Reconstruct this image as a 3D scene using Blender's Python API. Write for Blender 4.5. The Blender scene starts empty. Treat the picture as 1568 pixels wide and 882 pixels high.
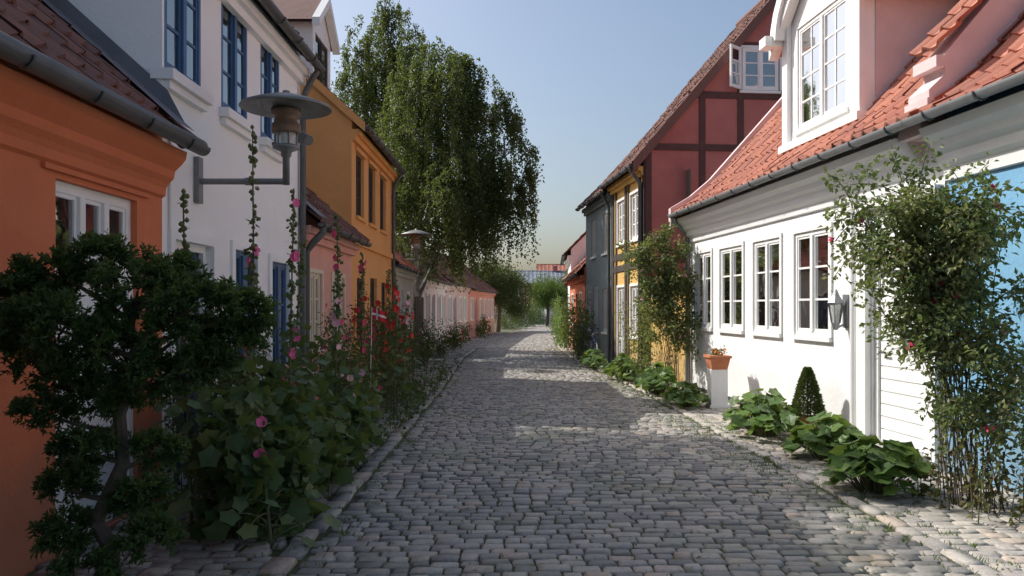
import bpy, math, random
import numpy as np
from mathutils import Vector, Matrix
random.seed(7); np.random.seed(7)
rng=np.random.default_rng(11)
SC=bpy.context.scene
COL=SC.collection

# ------------------------------------------------------------------ mesh accumulator
class G:
    def __init__(s): s.V=[];s.F=[];s.M=[];s.R=[];s.n=0
    def add(s,V,F,m=0,r=None):
        V=np.asarray(V,float).reshape(-1,3);F=np.asarray(F,int)
        if len(V)==0: return
        s.V.append(V); s.F.append(F+s.n); s.M.append(np.full(len(F),m))
        s.R.append(np.full(len(V),random.random()) if r is None else np.array(np.broadcast_to(r,(len(V),)),float))
        s.n+=len(V)
    def poly(s,pts,m=0,r=None):
        s.add(pts,[list(range(len(pts)))],m,r)
    def box(s,F,u0,u1,n0,n1,z0,z1,m=0,r=None):
        c=[F(u,n,z) for z in (z0,z1) for n in (n0,n1) for u in (u0,u1)]
        s.add(c,[[0,1,3,2],[4,6,7,5],[0,4,5,1],[2,3,7,6],[0,2,6,4],[1,5,7,3]],m,r)
    def extr(s,F,u0,u1,prof,m=0):
        k=len(prof);V=[F(u,n,z) for u in (u0,u1) for n,z in prof]
        s.add(V,[[i,i+1,k+i+1,k+i] for i in range(k-1)],m,.5)
        s.add(V[:k],[list(range(k))],m,.5);s.add(V[k:],[list(range(k))],m,.5)
    def tube(s,pts,rad,k=6,m=0,r=None,cap=False):
        pts=np.asarray(pts,float);n=len(pts)
        rad=np.broadcast_to(rad,(n,))
        T=np.gradient(pts,axis=0);T/=np.linalg.norm(T,axis=1)[:,None]+1e-9
        ref=np.array([0,0,1.]) if abs(T[0][2])<.8 else np.array([1.,0,0])
        A=np.cross(T,ref);A/=np.linalg.norm(A,axis=1)[:,None]+1e-9
        B=np.cross(T,A)
        a=np.arange(k)*2*math.pi/k
        V=(pts[:,None,:]+rad[:,None,None]*(np.cos(a)[None,:,None]*A[:,None,:]+np.sin(a)[None,:,None]*B[:,None,:])).reshape(-1,3)
        F=[[i*k+j,i*k+(j+1)%k,(i+1)*k+(j+1)%k,(i+1)*k+j] for i in range(n-1) for j in range(k)]
        s.add(V,F,m,r)
        if cap:
            s.add(V[:k],[list(range(k))],m,r);s.add(V[-k:],[list(range(k))],m,r)
    def lathe(s,prof,c,k=20,m=0,r=None):
        V=[];n=len(prof)
        for (rr,z) in prof:
            for j in range(k):
                a=2*math.pi*j/k
                V.append((c[0]+rr*math.cos(a),c[1]+rr*math.sin(a),c[2]+z))
        F=[[i*k+j,i*k+(j+1)%k,(i+1)*k+(j+1)%k,(i+1)*k+j] for i in range(n-1) for j in range(k)]
        s.add(V,F,m,r)
    def make(s,name,mats,parent=None,smooth=False,bevel=0):
        if not s.V: return None
        me=bpy.data.meshes.new(name)
        V=np.concatenate(s.V);R=np.concatenate(s.R)
        loops=np.concatenate([f.ravel() for f in s.F])
        tot=np.concatenate([np.full(f.shape[0],f.shape[1]) for f in s.F])
        st=np.concatenate([[0],np.cumsum(tot)[:-1]])
        me.vertices.add(len(V));me.vertices.foreach_set('co',V.astype(np.float32).ravel())
        me.loops.add(len(loops));me.loops.foreach_set('vertex_index',loops.astype(np.int32))
        me.polygons.add(len(tot));me.polygons.foreach_set('loop_start',st.astype(np.int32))
        me.polygons.foreach_set('material_index',np.concatenate(s.M).astype(np.int32))
        me.polygons.foreach_set('use_smooth',np.full(len(tot),smooth))
        me.update(calc_edges=True);me.validate()
        a=me.attributes.new('rnd','FLOAT','POINT');a.data.foreach_set('value',R.astype(np.float32))
        for m in (mats if isinstance(mats,list) else [mats]): me.materials.append(m)
        o=bpy.data.objects.new(name,me);COL.objects.link(o)
        if bevel:
            b=o.modifiers.new('bevel','BEVEL');b.width=bevel;b.segments=2;b.limit_method='ANGLE'
        if parent:
            o.parent=parent;o.matrix_parent_inverse=Matrix.Translation(-Vector(parent.location))
        return o

def empty(name,loc):
    e=bpy.data.objects.new(name,None);e.location=loc;e.empty_display_size=.3;COL.objects.link(e);return e

def frame(O,D,N):
    def f(u,n,z): return (O[0]+D[0]*u+N[0]*n,O[1]+D[1]*u+N[1]*n,z)
    f.O=O;f.D=D;f.N=N
    return f
def lframe(a,b,side):
    d=np.array([b[0]-a[0],b[1]-a[1]],float);L=np.linalg.norm(d);d/=L
    N=(d[1],-d[0]) if side=='L' else (-d[1],d[0])
    return frame(a,tuple(d),N),L
W0=frame((0,0),(1,0),(0,1))   # world box frame

# ------------------------------------------------------------------ materials
def newmat(name):
    m=bpy.data.materials.new(name);m.use_nodes=True;nt=m.node_tree
    return m,nt,nt.nodes['Principled BSDF']
def noise(nt,scale,detail=6,rough=.6,vec=None):
    n=nt.nodes.new('ShaderNodeTexNoise');n.inputs['Scale'].default_value=scale
    n.inputs['Detail'].default_value=detail;n.inputs['Roughness'].default_value=rough
    if vec is None:
        g=nt.nodes.new('ShaderNodeNewGeometry');vec=g.outputs['Position']
    nt.links.new(vec,n.inputs['Vector']);return n
def ramp(nt,fac,stops):
    r=nt.nodes.new('ShaderNodeValToRGB');e=r.color_ramp.elements
    while len(e)<len(stops): e.new(.5)
    for i,(p,c) in enumerate(stops):
        e[i].position=p;e[i].color=(c[0],c[1],c[2],1)
    nt.links.new(fac,r.inputs['Fac']);return r
def mix(nt,fac,a,b,mode='MIX'):
    m=nt.nodes.new('ShaderNodeMix');m.data_type='RGBA';m.blend_type=mode
    for s,v in ((m.inputs[0],fac),(m.inputs[6],a),(m.inputs[7],b)):
        if hasattr(v,'is_linked'): nt.links.new(v,s)
        elif isinstance(v,(int,float)): s.default_value=v
        else: s.default_value=(v[0],v[1],v[2],1)
    return m.outputs[2]
def surf(name,c1,c2=None,scale=1.2,rough=.85,bump=.25,bscale=40,dirt=0,metal=0,rnd=0,spec=.4,c3=None):
    m,nt,p=newmat(name)
    if c2 is None: c2=tuple(x*.82 for x in c1)
    n=noise(nt,scale,8,.65)
    r=ramp(nt,n.outputs['Fac'],[(.35,c1),(.68,c2)])
    col=r.outputs['Color']
    if rnd:
        a=nt.nodes.new('ShaderNodeAttribute');a.attribute_name='rnd'
        c3=c3 or tuple(x*.55 for x in c1)
        rr=ramp(nt,a.outputs['Fac'],[(0.,c1),(.45,c2),(1.,c3)])
        col=mix(nt,rnd,col,rr.outputs['Color'])
    if dirt:
        g=nt.nodes.new('ShaderNodeNewGeometry');sx=nt.nodes.new('ShaderNodeSeparateXYZ')
        nt.links.new(g.outputs['Position'],sx.inputs[0])
        n2=noise(nt,3.5,6,.7)
        ad=nt.nodes.new('ShaderNodeMath');ad.operation='MULTIPLY_ADD';nt.links.new(n2.outputs['Fac'],ad.inputs[0])
        ad.inputs[1].default_value=-1.1;nt.links.new(sx.outputs['Z'],ad.inputs[2])
        rr=ramp(nt,ad.outputs[0],[(0.0,(dirt,)*3),(.25,(0,)*3)])
        rr.color_ramp.elements[0].position=0;
        col=mix(nt,rr.outputs['Color'],col,(.22,.2,.15))
    nt.links.new(col,p.inputs['Base Color'])
    p.inputs['Roughness'].default_value=rough;p.inputs['Metallic'].default_value=metal
    p.inputs['Specular IOR Level'].default_value=spec
    if bump:
        nb=noise(nt,bscale,5,.6);nb2=noise(nt,bscale*.12,4,.6)
        ad=nt.nodes.new('ShaderNodeMath');ad.operation='MULTIPLY_ADD'
        nt.links.new(nb2.outputs['Fac'],ad.inputs[0]);ad.inputs[1].default_value=3;nt.links.new(nb.outputs['Fac'],ad.inputs[2])
        b=nt.nodes.new('ShaderNodeBump');b.inputs['Strength'].default_value=bump;b.inputs['Distance'].default_value=.012
        nt.links.new(ad.outputs[0],b.inputs['Height']);nt.links.new(b.outputs[0],p.inputs['Normal'])
    return m
def leafm(name,a,b,c,trans=.35,rough=.45):
    m,nt,p=newmat(name)
    at=nt.nodes.new('ShaderNodeAttribute');at.attribute_name='rnd'
    n=noise(nt,2.2,3,.5)
    ad=nt.nodes.new('ShaderNodeMath');ad.operation='MULTIPLY_ADD';nt.links.new(n.outputs['Fac'],ad.inputs[0]);ad.inputs[1].default_value=.5
    sub=nt.nodes.new('ShaderNodeMath');sub.operation='SUBTRACT';nt.links.new(at.outputs['Fac'],sub.inputs[0]);sub.inputs[1].default_value=.25
    nt.links.new(sub.outputs[0],ad.inputs[2])
    r=ramp(nt,ad.outputs[0],[(0.05,a),(.5,b),(.95,c)])
    nt.links.new(r.outputs['Color'],p.inputs['Base Color']);p.inputs['Roughness'].default_value=rough
    p.inputs['Specular IOR Level'].default_value=.35
    t=nt.nodes.new('ShaderNodeBsdfTranslucent')
    cc=mix(nt,.5,r.outputs['Color'],(.25,.32,.04))
    nt.links.new(cc,t.inputs['Color'])
    ms=nt.nodes.new('ShaderNodeMixShader');ms.inputs[0].default_value=trans
    nt.links.new(p.outputs[0],ms.inputs[1]);nt.links.new(t.outputs[0],ms.inputs[2])
    nt.links.new(ms.outputs[0],nt.nodes['Material Output'].inputs['Surface'])
    return m
def glassm():
    m=bpy.data.materials.new('window_glass');m.use_nodes=True;nt=m.node_tree;nt.nodes.remove(nt.nodes['Principled BSDF'])
    fr=nt.nodes.new('ShaderNodeFresnel');fr.inputs[0].default_value=1.6
    ad=nt.nodes.new('ShaderNodeMath');ad.operation='MULTIPLY_ADD';ad.use_clamp=True
    nt.links.new(fr.outputs[0],ad.inputs[0]);ad.inputs[1].default_value=1.5;ad.inputs[2].default_value=.28
    gl=nt.nodes.new('ShaderNodeBsdfGlossy');gl.inputs['Roughness'].default_value=.03
    tr=nt.nodes.new('ShaderNodeBsdfTransparent');tr.inputs[0].default_value=(.75,.8,.78,1)
    nb=noise(nt,1.5,2,.5);b=nt.nodes.new('ShaderNodeBump');b.inputs['Strength'].default_value=.15;b.inputs['Distance'].default_value=.05
    nt.links.new(nb.outputs['Fac'],b.inputs['Height']);nt.links.new(b.outputs[0],gl.inputs['Normal'])
    ms=nt.nodes.new('ShaderNodeMixShader')
    nt.links.new(ad.outputs[0],ms.inputs[0]);nt.links.new(tr.outputs[0],ms.inputs[1]);nt.links.new(gl.outputs[0],ms.inputs[2])
    nt.links.new(ms.outputs[0],nt.nodes['Material Output'].inputs['Surface']);return m
GLASS=glassm()
M_white=surf('white_limewash',(.90,.90,.89),(.86,.86,.85),1.0,.9,.25,30,dirt=.2)
M_wpaint=surf('white_paint',(.88,.88,.86),(.82,.82,.80),3,.5,.1,60)
M_orange=surf('orange_plaster',(.70,.21,.095),(.58,.165,.075),.9,.9,.35,30,dirt=.35)
M_ochre=surf('ochre_orange_plaster',(.82,.41,.15),(.72,.35,.125),.8,.9,.35,30,dirt=.3)
M_pink=surf('salmon_plaster',(.75,.40,.34),(.66,.34,.28),.8,.9,.35,30,dirt=.3)
M_lpink=surf('pale_pink_plaster',(.74,.59,.58),(.62,.49,.48),1.4,.9,.4,30)
M_grey=surf('grey_plaster',(.6,.6,.57),(.5,.5,.47),1,.9,.3,30,dirt=.4)
M_red=surf('oxblood_plaster',(.50,.19,.165),(.42,.145,.13),1.3,.9,.35,30)
M_yel=surf('yellow_ochre_plaster',(.70,.45,.15),(.60,.37,.11),1.3,.9,.35,30,dirt=.3)
M_gg=surf('grey_green_plaster',(.25,.31,.31),(.20,.25,.26),1.,.9,.35,30,dirt=.3)
M_blue=surf('blue_plaster',(.20,.42,.62),(.16,.36,.56),1.,.85,.3,30,dirt=.3)
M_beam=surf('dark_timber',(.05,.04,.035),(.08,.06,.05),6,.8,.4,50)
M_beamr=surf('red_brown_timber',(.12,.06,.055),(.09,.045,.04),6,.8,.4,50)
M_bluef=surf('blue_window_paint',(.06,.14,.28),(.05,.11,.22),5,.45,.1,60)
M_dblue=surf('dark_blue_door_paint',(.03,.05,.12),(.02,.04,.10),5,.45,.1,60)
M_dark=surf('black_plinth_tar',(.04,.04,.04),(.06,.06,.06),4,.8,.3,40)
M_tile=surf('red_clay_tile',(.55,.23,.15),(.46,.18,.12),2.5,.8,.3,50,rnd=.65,c3=(.31,.14,.11))
M_tiled=surf('weathered_tile',(.25,.12,.09),(.18,.095,.08),2.,.85,.3,50,rnd=.6,c3=(.13,.085,.075))
M_lead=surf('lead_flashing',(.19,.20,.22),(.14,.15,.17),2,.6,.3,20,metal=.2)
M_zinc=surf('zinc_gutter',(.28,.29,.30),(.21,.22,.23),4,.5,.15,40,metal=.5)
M_gutd=surf('dark_gutter',(.09,.095,.095),(.13,.135,.13),4,.5,.15,40,metal=.3)
M_cream=surf('cream_paint',(.72,.66,.52),(.65,.59,.46),4,.6,.1,60)
M_curt=surf('curtain_cloth',(.7,.68,.64),(.55,.54,.52),9,.9,.1,60)
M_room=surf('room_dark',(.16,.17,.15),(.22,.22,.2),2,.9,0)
M_bark=surf('bark',(.13,.10,.075),(.065,.055,.045),9,.9,.8,30)
M_birchbark=surf('birch_bark',(.45,.43,.4),(.08,.07,.06),5,.85,.6,30)
M_terra=surf('terracotta',(.55,.21,.10),(.45,.16,.08),7,.8,.3,50)
M_stone=surf('step_granite',(.36,.35,.34),(.26,.26,.26),9,.8,.4,60)
M_lampm=surf('lamp_weathered_metal',(.26,.27,.265),(.19,.20,.195),6,.5,.2,40,metal=.5)
M_lampb=surf('lamp_brown_metal',(.26,.17,.12),(.17,.12,.085),8,.6,.3,40,metal=.3)

# ------------------------------------------------------------------ pantile roof
def tiles(g,F,u0,u1,prof,tw=.215,th=.31,amp=.026,m=0):
    prof=np.array(prof,float);seg=np.linalg.norm(np.diff(prof,axis=0),axis=1);S=np.concatenate([[0],np.cumsum(seg)])
    def at(s):
        s=min(max(s,0),S[-1]);i=min(np.searchsorted(S,s,side='right')-1,len(seg)-1)
        t=(s-S[i])/seg[i];p=prof[i]*(1-t)+prof[i+1]*t;d=(prof[i+1]-prof[i])/seg[i]
        return p,np.array([d[1],-d[0]])*(1 if d[0]<0 else -1)*1.0
    nr=int(math.ceil(S[-1]/th));nc=max(1,int(round((u1-u0)/tw)));tw=(u1-u0)/nc
    xs=np.linspace(0,1,8)
    hs=amp*(np.cos(2*math.pi*xs)*.9+.35*np.cos(4*math.pi*xs))
    sag=lambda u,s:.018*math.sin(u*.9+s*1.3)+.012*math.sin(u*2.3-s)
    for j in range(nr):
        s0=j*th-.02;s1=min((j+1)*th+.03,S[-1])
        p0,n0=at(s0);p1,n1=at(s1)
        if n0[1]<0:n0=-n0
        if n1[1]<0:n1=-n1
        for i in range(nc):
            jr=random.uniform(-.006,.006);V=[]
            ds=random.uniform(-.012,.012)
            for (p,nn,lift) in ((p0,n0,.0),(p0,n0,.03),(p1,n1,.002)):
                for x,h in zip(xs,hs):
                    u=u0+(i+x)*tw
                    q=p+nn*(h+lift+jr+sag(u,s0))+ (0 if p is p1 else ds)*np.array([1,0])
                    V.append(F(u,q[0],q[1]))
            FF=[[a*8+b,a*8+b+1,(a+1)*8+b+1,(a+1)*8+b] for a in range(2) for b in range(7)]
            g.add(V,FF,m,random.random())
def underlay(g,F,u0,u1,prof,off=-.035,m=0):
    for (a,b) in zip(prof[:-1],prof[1:]):
        g.poly([F(u0,a[0],a[1]+off),F(u1,a[0],a[1]+off),F(u1,b[0],b[1]+off),F(u0,b[0],b[1]+off)],m)
def gutter(g,F,u0,u1,n,z,r=.065,m=0):
    V=[];k=9
    for u in (u0,u1):
        for rr in (r,r*.85):
            for j in range(k):
                a=math.pi+math.pi*j/(k-1)
                V.append(F(u,n+rr*math.cos(a),z+rr*math.sin(a)))
    F_=[]
    for j in range(k-1):
        F_.append([j,j+1,2*k+j+1,2*k+j]);F_.append([k+j,k+j+1,3*k+j+1,3*k+j])
        F_.append([j,j+1,k+j+1,k+j]);F_.append([2*k+j,2*k+j+1,3*k+j+1,3*k+j])
    F_+= [[0,k,3*k,2*k],[k-1,2*k-1,4*k-1,3*k-1]]
    g.add(V,F_,m)
    for e in (u0,u1):
        g.poly([F(e,n+r*math.cos(math.pi+math.pi*j/8),z+r*math.sin(math.pi+math.pi*j/8)) for j in range(9)],m)
    u=u0+.3
    while u<u1:
        g.tube([F(u,n+(r+.008)*math.cos(math.pi+math.pi*j/8),z+(r+.008)*math.sin(math.pi+math.pi*j/8)) for j in range(9)],.009,4,m);u+=.7
def wall(g,F,u0,u1,z0,z1,ops,dep=.14,m=0,n=0,mr=None):
    us=sorted(set([u0,u1]+[o[0] for o in ops]+[o[1] for o in ops]));zs=sorted(set([z0,z1]+[o[2] for o in ops]+[o[3] for o in ops]))
    for a,b in zip(us[:-1],us[1:]):
        for c,d in zip(zs[:-1],zs[1:]):
            mu=(a+b)/2;mz=(c+d)/2
            if any(o[0]<mu<o[1] and o[2]<mz<o[3] for o in ops): continue
            g.poly([F(a,n,c),F(b,n,c),F(b,n,d),F(a,n,d)],m)
    for o in ops:
        a,b,c,d=o[:4]
        for (p,q) in (((a,c),(b,c)),((b,c),(b,d)),((b,d),(a,d)),((a,d),(a,c))):
            g.poly([F(p[0],n,p[1]),F(q[0],n,q[1]),F(q[0],n-dep,q[1]),F(p[0],n-dep,p[1])],m if mr is None else mr)

class H:
    """collects the parts of one building"""
    def __init__(s,name,F,c):
        s.e=empty(name,(c[0],c[1],0));s.F=F;s.p={}
    def g(s,k):
        if k not in s.p: s.p[k]=[G(),None,False]
        return s.p[k][0]
    def mat(s,k,m,smooth=False): s.g(k);s.p[k][1]=m;s.p[k][2]=smooth
    def done(s):
        for k,(g,m,sm) in s.p.items(): g.make(k,m,s.e,sm)
def window(h,F,u0,u1,z0,z1,cols=2,rows=3,key='window_frames',rec=.02,fw=.05,curt=True,sill=None,n=0,casing=0,sub=0,deep=.9):
    g=h.g(key);a=n-rec-.045;b=n-rec+.0
    g.box(F,u0,u0+fw,a,b,z0,z1);g.box(F,u1-fw,u1,a,b,z0,z1)
    g.box(F,u0+fw,u1-fw,a,b,z1-fw,z1);g.box(F,u0+fw,u1-fw,a,b,z0,z0+fw)
    W=(u1-u0-2*fw);
    for i in range(1,cols):
        u=u0+fw+W*i/cols;g.box(F,u-.034,u+.034,a+.002,b+.015,z0+fw,z1-fw)
    for ci in range(cols):
        ua=u0+fw+W*ci/cols+(.034 if ci else 0);ub=u0+fw+W*(ci+1)/cols-(.034 if ci<cols-1 else 0)
        # sash
        g.box(F,ua,ua+.03,a+.004,b-.01,z0+fw,z1-fw);g.box(F,ub-.03,ub,a+.004,b-.01,z0+fw,z1-fw)
        g.box(F,ua+.03,ub-.03,a+.004,b-.01,z0+fw,z0+fw+.04);g.box(F,ua+.03,ub-.03,a+.004,b-.01,z1-fw-.03,z1-fw)
        if sub: g.box(F,(ua+ub)/2-.012,(ua+ub)/2+.012,a+.009,b-.015,z0+fw+.04,z1-fw-.03)
        for j in range(1,rows):
            z=z0+fw+(z1-z0-2*fw)*j/rows
            g.box(F,ua+.03,ub-.03,a+.008,b-.014,z-.013,z+.013)
    gg=h.g('window_glass');gn=a+.02
    gg.poly([F(u0+.02,gn,z0+.02),F(u1-.02,gn,z0+.02),F(u1-.02,gn,z1-.02),F(u0+.02,gn,z1-.02)])
    if curt:
        c=h.g('curtains');cn=a-.12
        for (ca,cb) in ((u0,u0+W*random.uniform(.12,.3)),(u1-W*random.uniform(.12,.3),u1)):
            k=14;V=[]
            for zz in (z0,z1):
                for i in range(k+1): V.append(F(ca+(cb-ca)*i/k,cn+.02*math.sin(i*1.9),zz))
            c.add(V,[[i,i+1,k+2+i,k+1+i] for i in range(k)])
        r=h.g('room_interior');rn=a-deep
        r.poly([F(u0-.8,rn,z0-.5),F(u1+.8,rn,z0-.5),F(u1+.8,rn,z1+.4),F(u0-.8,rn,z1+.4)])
    if sill:
        h.g(sill).box(F,u0-.05,u1+.05,n-rec,n+.05,z0-.06,z0-.001)
    if casing:
        g2=h.g('casing');w=casing
        g2.box(F,u0-w,u0,n,n+.025,z0,z1+w);g2.box(F,u1,u1+w,n,n+.025,z0,z1+w);g2.box(F,u0,u1,n,n+.025,z1,z1+w)
def door(h,F,u0,u1,z0,z1,key='door',rec=.1,planks=0,panels=True,fr='door_frame'):
    f=h.g(fr);fw=.07
    f.box(F,u0,u0+fw,-rec-.05,-rec+.03,z0,z1);f.box(F,u1-fw,u1,-rec-.05,-rec+.03,z0,z1);f.box(F,u0+fw,u1-fw,-rec-.05,-rec+.03,z1-fw,z1)
    d=h.g(key)
    a,b=u0+fw,u1-fw
    d.box(F,a,b,-rec-.05,-rec-.015,z0,z1-fw)
    if planks:
        k=int((z1-z0)/.14)
        for i in range(k):
            za=z0+.01+i*.14
            if za+.13<z1-fw: d.box(F,a+.015,b-.015,-rec-.015,-rec+.002,za,za+.128)
    elif panels:
        m=(a+b)/2
        for (pa,pb) in ((a+.06,m-.03),(m+.03,b-.06)):
            for (za,zb) in ((z0+.1,z0+.75),(z0+.85,z1-.2)):
                d.box(F,pa,pb,-rec-.015,-rec+.004,za,zb)
    h.g('door_handle').tube([F(b-.08,-rec,z0+1.0),F(b-.08,-rec+.06,z0+1.0),F(b-.2,-rec+.06,z0+1.0)],.011,6)
def house(name,F,L,dep,eave,pitch,wm,rm,ops,over=.25,gm=None,zb=0,gkey=M_zinc,fm=M_wpaint,prof=None,gside=None,plinth=True,cornice=None,dm=None,tw=.215,corn=True):
    c=F(L/2,-dep/2,0);h=H(name,F,c)
    t=math.tan(math.radians(pitch))
    if prof is None: prof=[(over,eave-over*t),(-dep/2,eave+dep/2*t)]
    rid=prof[-1][1]
    h.mat('walls',wm);h.mat('window_frames',fm);h.mat('window_glass',GLASS);h.mat('curtains',M_curt,True);h.mat('room_interior',M_room)
    h.mat('roof',rm);h.mat('roof_deck',M_beam);h.mat('gutter',gkey,True);h.mat('sills',M_wpaint);h.mat('casing',fm)
    h.mat('door',dm or M_wpaint);h.mat('door_frame',M_wpaint);h.mat('door_handle',M_gutd);h.mat('gable_walls',gside or wm);h.mat('plinth',M_dark)
    h.mat('cornice',cornice or wm)
    def pz(n): return float(np.interp(-n,[-p[0] for p in prof],[p[1] for p in prof]))
    wall(h.g('walls'),F,0,L,zb,pz(0)-.05,ops,.15)
    gp=[(0,zb),(0,pz(0)-.05)]+[(p[0],p[1]-.05) for p in prof if p[0]<0]+[(-dep,pz(0)-.05),(-dep,zb)]
    for u in (0,L): h.g('gable_walls').poly([F(u,a,z) for a,z in gp])
    h.g('walls').poly([F(0,-dep,zb),F(L,-dep,zb),F(L,-dep,pz(0)-.05),F(0,-dep,pz(0)-.05)])
    tiles(h.g('roof'),F,-.06,L+.06,prof,tw=tw)
    underlay(h.g('roof_deck'),F,0.01,L-.01,prof)
    rp=[(-dep-over,prof[0][1]),(-dep/2,rid)]
    underlay(h.g('roof'),F,-.05,L+.05,rp,.02)
    h.g('roof').tube([F(-.07,-dep/2,rid+.02),F(L+.07,-dep/2,rid+.02)],.1,8)
    gutter(h.g('gutter'),F,-.03,L+.03,prof[0][0]+.03,prof[0][1]-.01)
    if corn:
        h.g('cornice').box(F,.003,L-.003,.001,prof[0][0]*.55,prof[0][1]-.14,prof[0][1]-.035)
        h.g('cornice').box(F,.003,L-.003,.001,prof[0][0]*.3,prof[0][1]-.24,prof[0][1]-.14)
    return h
def pipe(h,F,u,n,ztop,zbot=.05,key='gutter',r=.042,gn=None):
    gn=n+.25 if gn is None else gn
    h.g(key).tube([F(u,gn,ztop),F(u,gn,ztop-.08),F(u,gn-.06,ztop-.16),F(u,n+.1,ztop-.34),F(u,n+.06,ztop-.45),F(u,n+.06,(ztop+zbot)/2),F(u,n+.06,zbot+.12),F(u,n+.09,zbot+.05),F(u,n+.16,zbot)],r,10)
    for z in (zbot+.5,(ztop+zbot)/2,ztop-.6): h.g(key).tube([F(u,n+.06,z-.02),F(u,n+.06,z+.02)],r+.01,10)
def dormer(h,F,u0,u1,nf,zb,zt,nb,win,wkey='dormer_walls',roofk='dormer_roof',rise=.7,eav=.15,cols=2,rows=3,board='dormer_boards',sub=0):
    g=h.g(wkey)
    FD=frame(F(0,nf,0)[:2],F.D,F.N)
    wall(g,FD,u0,u1,zb,zt,[win],.12)
    for u in (u0,u1): g.poly([F(u,nf,zb-.4),F(u,nf,zt),F(u,nb,zt),F(u,nb,zb-.4)])
    um=(u0+u1)/2
    g.poly([F(u0,nf,zt),F(u1,nf,zt),F(um,nf,zt+rise*(1)) ])
    window(h,FD,win[0],win[1],win[2],win[3],cols,rows,'window_frames',.02,.055,curt=False,sill='sills',sub=sub)
    r=h.g('room_interior');r.poly([FD(u0,-1.6,zb),FD(u1,-1.6,zb),FD(u1,-1.6,zt),FD(u0,-1.6,zt)])
    for u in (u0+.02,u1-.02): r.poly([FD(u,-1.6,zb),FD(u,-.13,zb),FD(u,-.13,zt),FD(u,-1.6,zt)])
    r.poly([FD(u0,-1.6,zb+.02),FD(u1,-1.6,zb+.02),FD(u1,-.13,zb+.02),FD(u0,-.13,zb+.02)])
    # gable roof
    k=rise/((u1-u0)/2)
    ro=h.g(roofk)
    nback=nb-rise*1.2
    for sgn,ue in ((-1,u0-eav),(1,u1+eav)):
        zl=zt-eav*k
        ro.poly([F(ue,nf+.15,zl+.06),F(um,nf+.15,zt+rise+.06),F(um,nback,zt+rise+.06),F(ue,nback,zl+.06)])
        ro.poly([F(ue,nf+.15,zl),F(um,nf+.15,zt+rise),F(um,nback,zt+rise),F(ue,nback,zl)])
        b=h.g(board)
        V=[F(ue,nf+.17,zl-.07),F(um,nf+.17,zt+rise-.07),F(um,nf+.17,zt+rise+.1),F(ue,nf+.17,zl+.1)]
        V+=[F(ue,nf+.02,zl-.07),F(um,nf+.02,zt+rise-.07),F(um,nf+.02,zt+rise+.1),F(ue,nf+.02,zl+.1)]
        b.add(V,[[0,1,2,3],[4,5,6,7],[0,1,5,4],[3,2,6,7],[0,3,7,4],[1,2,6,5]])

XL=-2.9
def FLY(y0,x=XL): return frame((x,y0),(0,1),(1,0))
t=math.tan(math.radians(42))
# ================= LEFT SIDE
# --- orange near house
F=FLY(-1);L=7.6
ops=[(6.06,7.16,.02,2.42),(2.6,3.7,1.0,2.3)]
h=house('orange_house',F,L,6,3.2,42,M_orange,M_tiled,ops,over=.3,gkey=M_gutd,fm=M_wpaint,corn=False)
u0,u1=6.06,7.16
window(h,F,u0,u1,1.85,2.42,3,1,rec=.05,fw=.07,curt=False)
h.g('room_interior').poly([F(u0,-.6,1.8),F(u1,-.6,1.8),F(u1,-.6,2.5),F(u0,-.6,2.5)])
door(h,F,u0,u1,.02,1.85,'door',.06,planks=1)
window(h,F,2.6,3.7,1.0,2.3,2,3,sill='sills')
h.g('cornice').extr(F,.003,L-.003,[(.001,2.5),(.03,2.52),(.035,2.58),(.06,2.62),(.10,2.66),(.11,2.72),(.17,2.78),(.2,2.82),(.21,2.88),(.001,2.9)])
h.g('cornice').box(F,5.9,7.32,.001,.03,2.46,2.495)
h.g('gutter').tube([F(0,.33,2.92),F(L-.02,.33,2.92)],.06,12,cap=True)
h.mat('flashing',M_lead)
h.g('flashing').poly([F(7.25,.28,3.2-.28*t+.10),F(7.59,.28,3.2-.28*t+.10),F(7.59,-3,3.2+3*t+.1),F(7.25,-3,3.2+3*t+.1)])
h.g('flashing').poly([F(7.588,.2,3.2-.2*t+.09),F(7.588,-3,3.2+3*t+.09),F(7.588,-3,3.2+3*t+.24),F(7.588,.05,3.2-.05*t+.24)])
h.done()
# --- white two storey house
F=FLY(6.6);L=4.3
ops=[(.04,.82,3.58,4.74),(1.34,2.12,3.58,4.74),(2.58,3.32,3.55,4.72),(.2,1.08,.1,2.18),(1.68,2.4,1.0,2.2),(2.95,3.7,.15,2.15)]
h=house('white_house',F,L,6,5.1,42,M_white,M_tiled,ops,over=.25,gkey=M_gutd,fm=M_bluef,dm=M_dblue)
for o in ops[:3]: window(h,F,*o,2,3,sill=None,rec=.0); h.g('sills').box(F,o[0]-.06,o[1]+.06,-.09,.10,o[2]-.09,o[2]-.001);h.g('sills').box(F,o[0]-.03,o[1]+.03,.001,.06,o[2]-.16,o[2]-.092)
h.mat('white_surrounds',M_white)
door(h,F,*ops[3],'door',.08)
window(h,F,*ops[4],2,2,sill='sills');window(h,F,*ops[5],2,4,sill=None)
for o in ops[3:]:
    h.g('white_surrounds').box(F,o[0]-.09,o[0],.001,.03,o[2],o[3]+.09);h.g('white_surrounds').box(F,o[1],o[1]+.09,.001,.03,o[2],o[3]+.09);h.g('white_surrounds').box(F,o[0],o[1],.001,.03,o[3],o[3]+.09)
pipe(h,F,4.22,0,4.87)
h.mat('cable',M_wpaint);h.g('cable').tube([F(.12,.015,2.2),F(.12,.015,3.0),F(.1,.015,3.1)],.012,6)
h.done()
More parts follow.
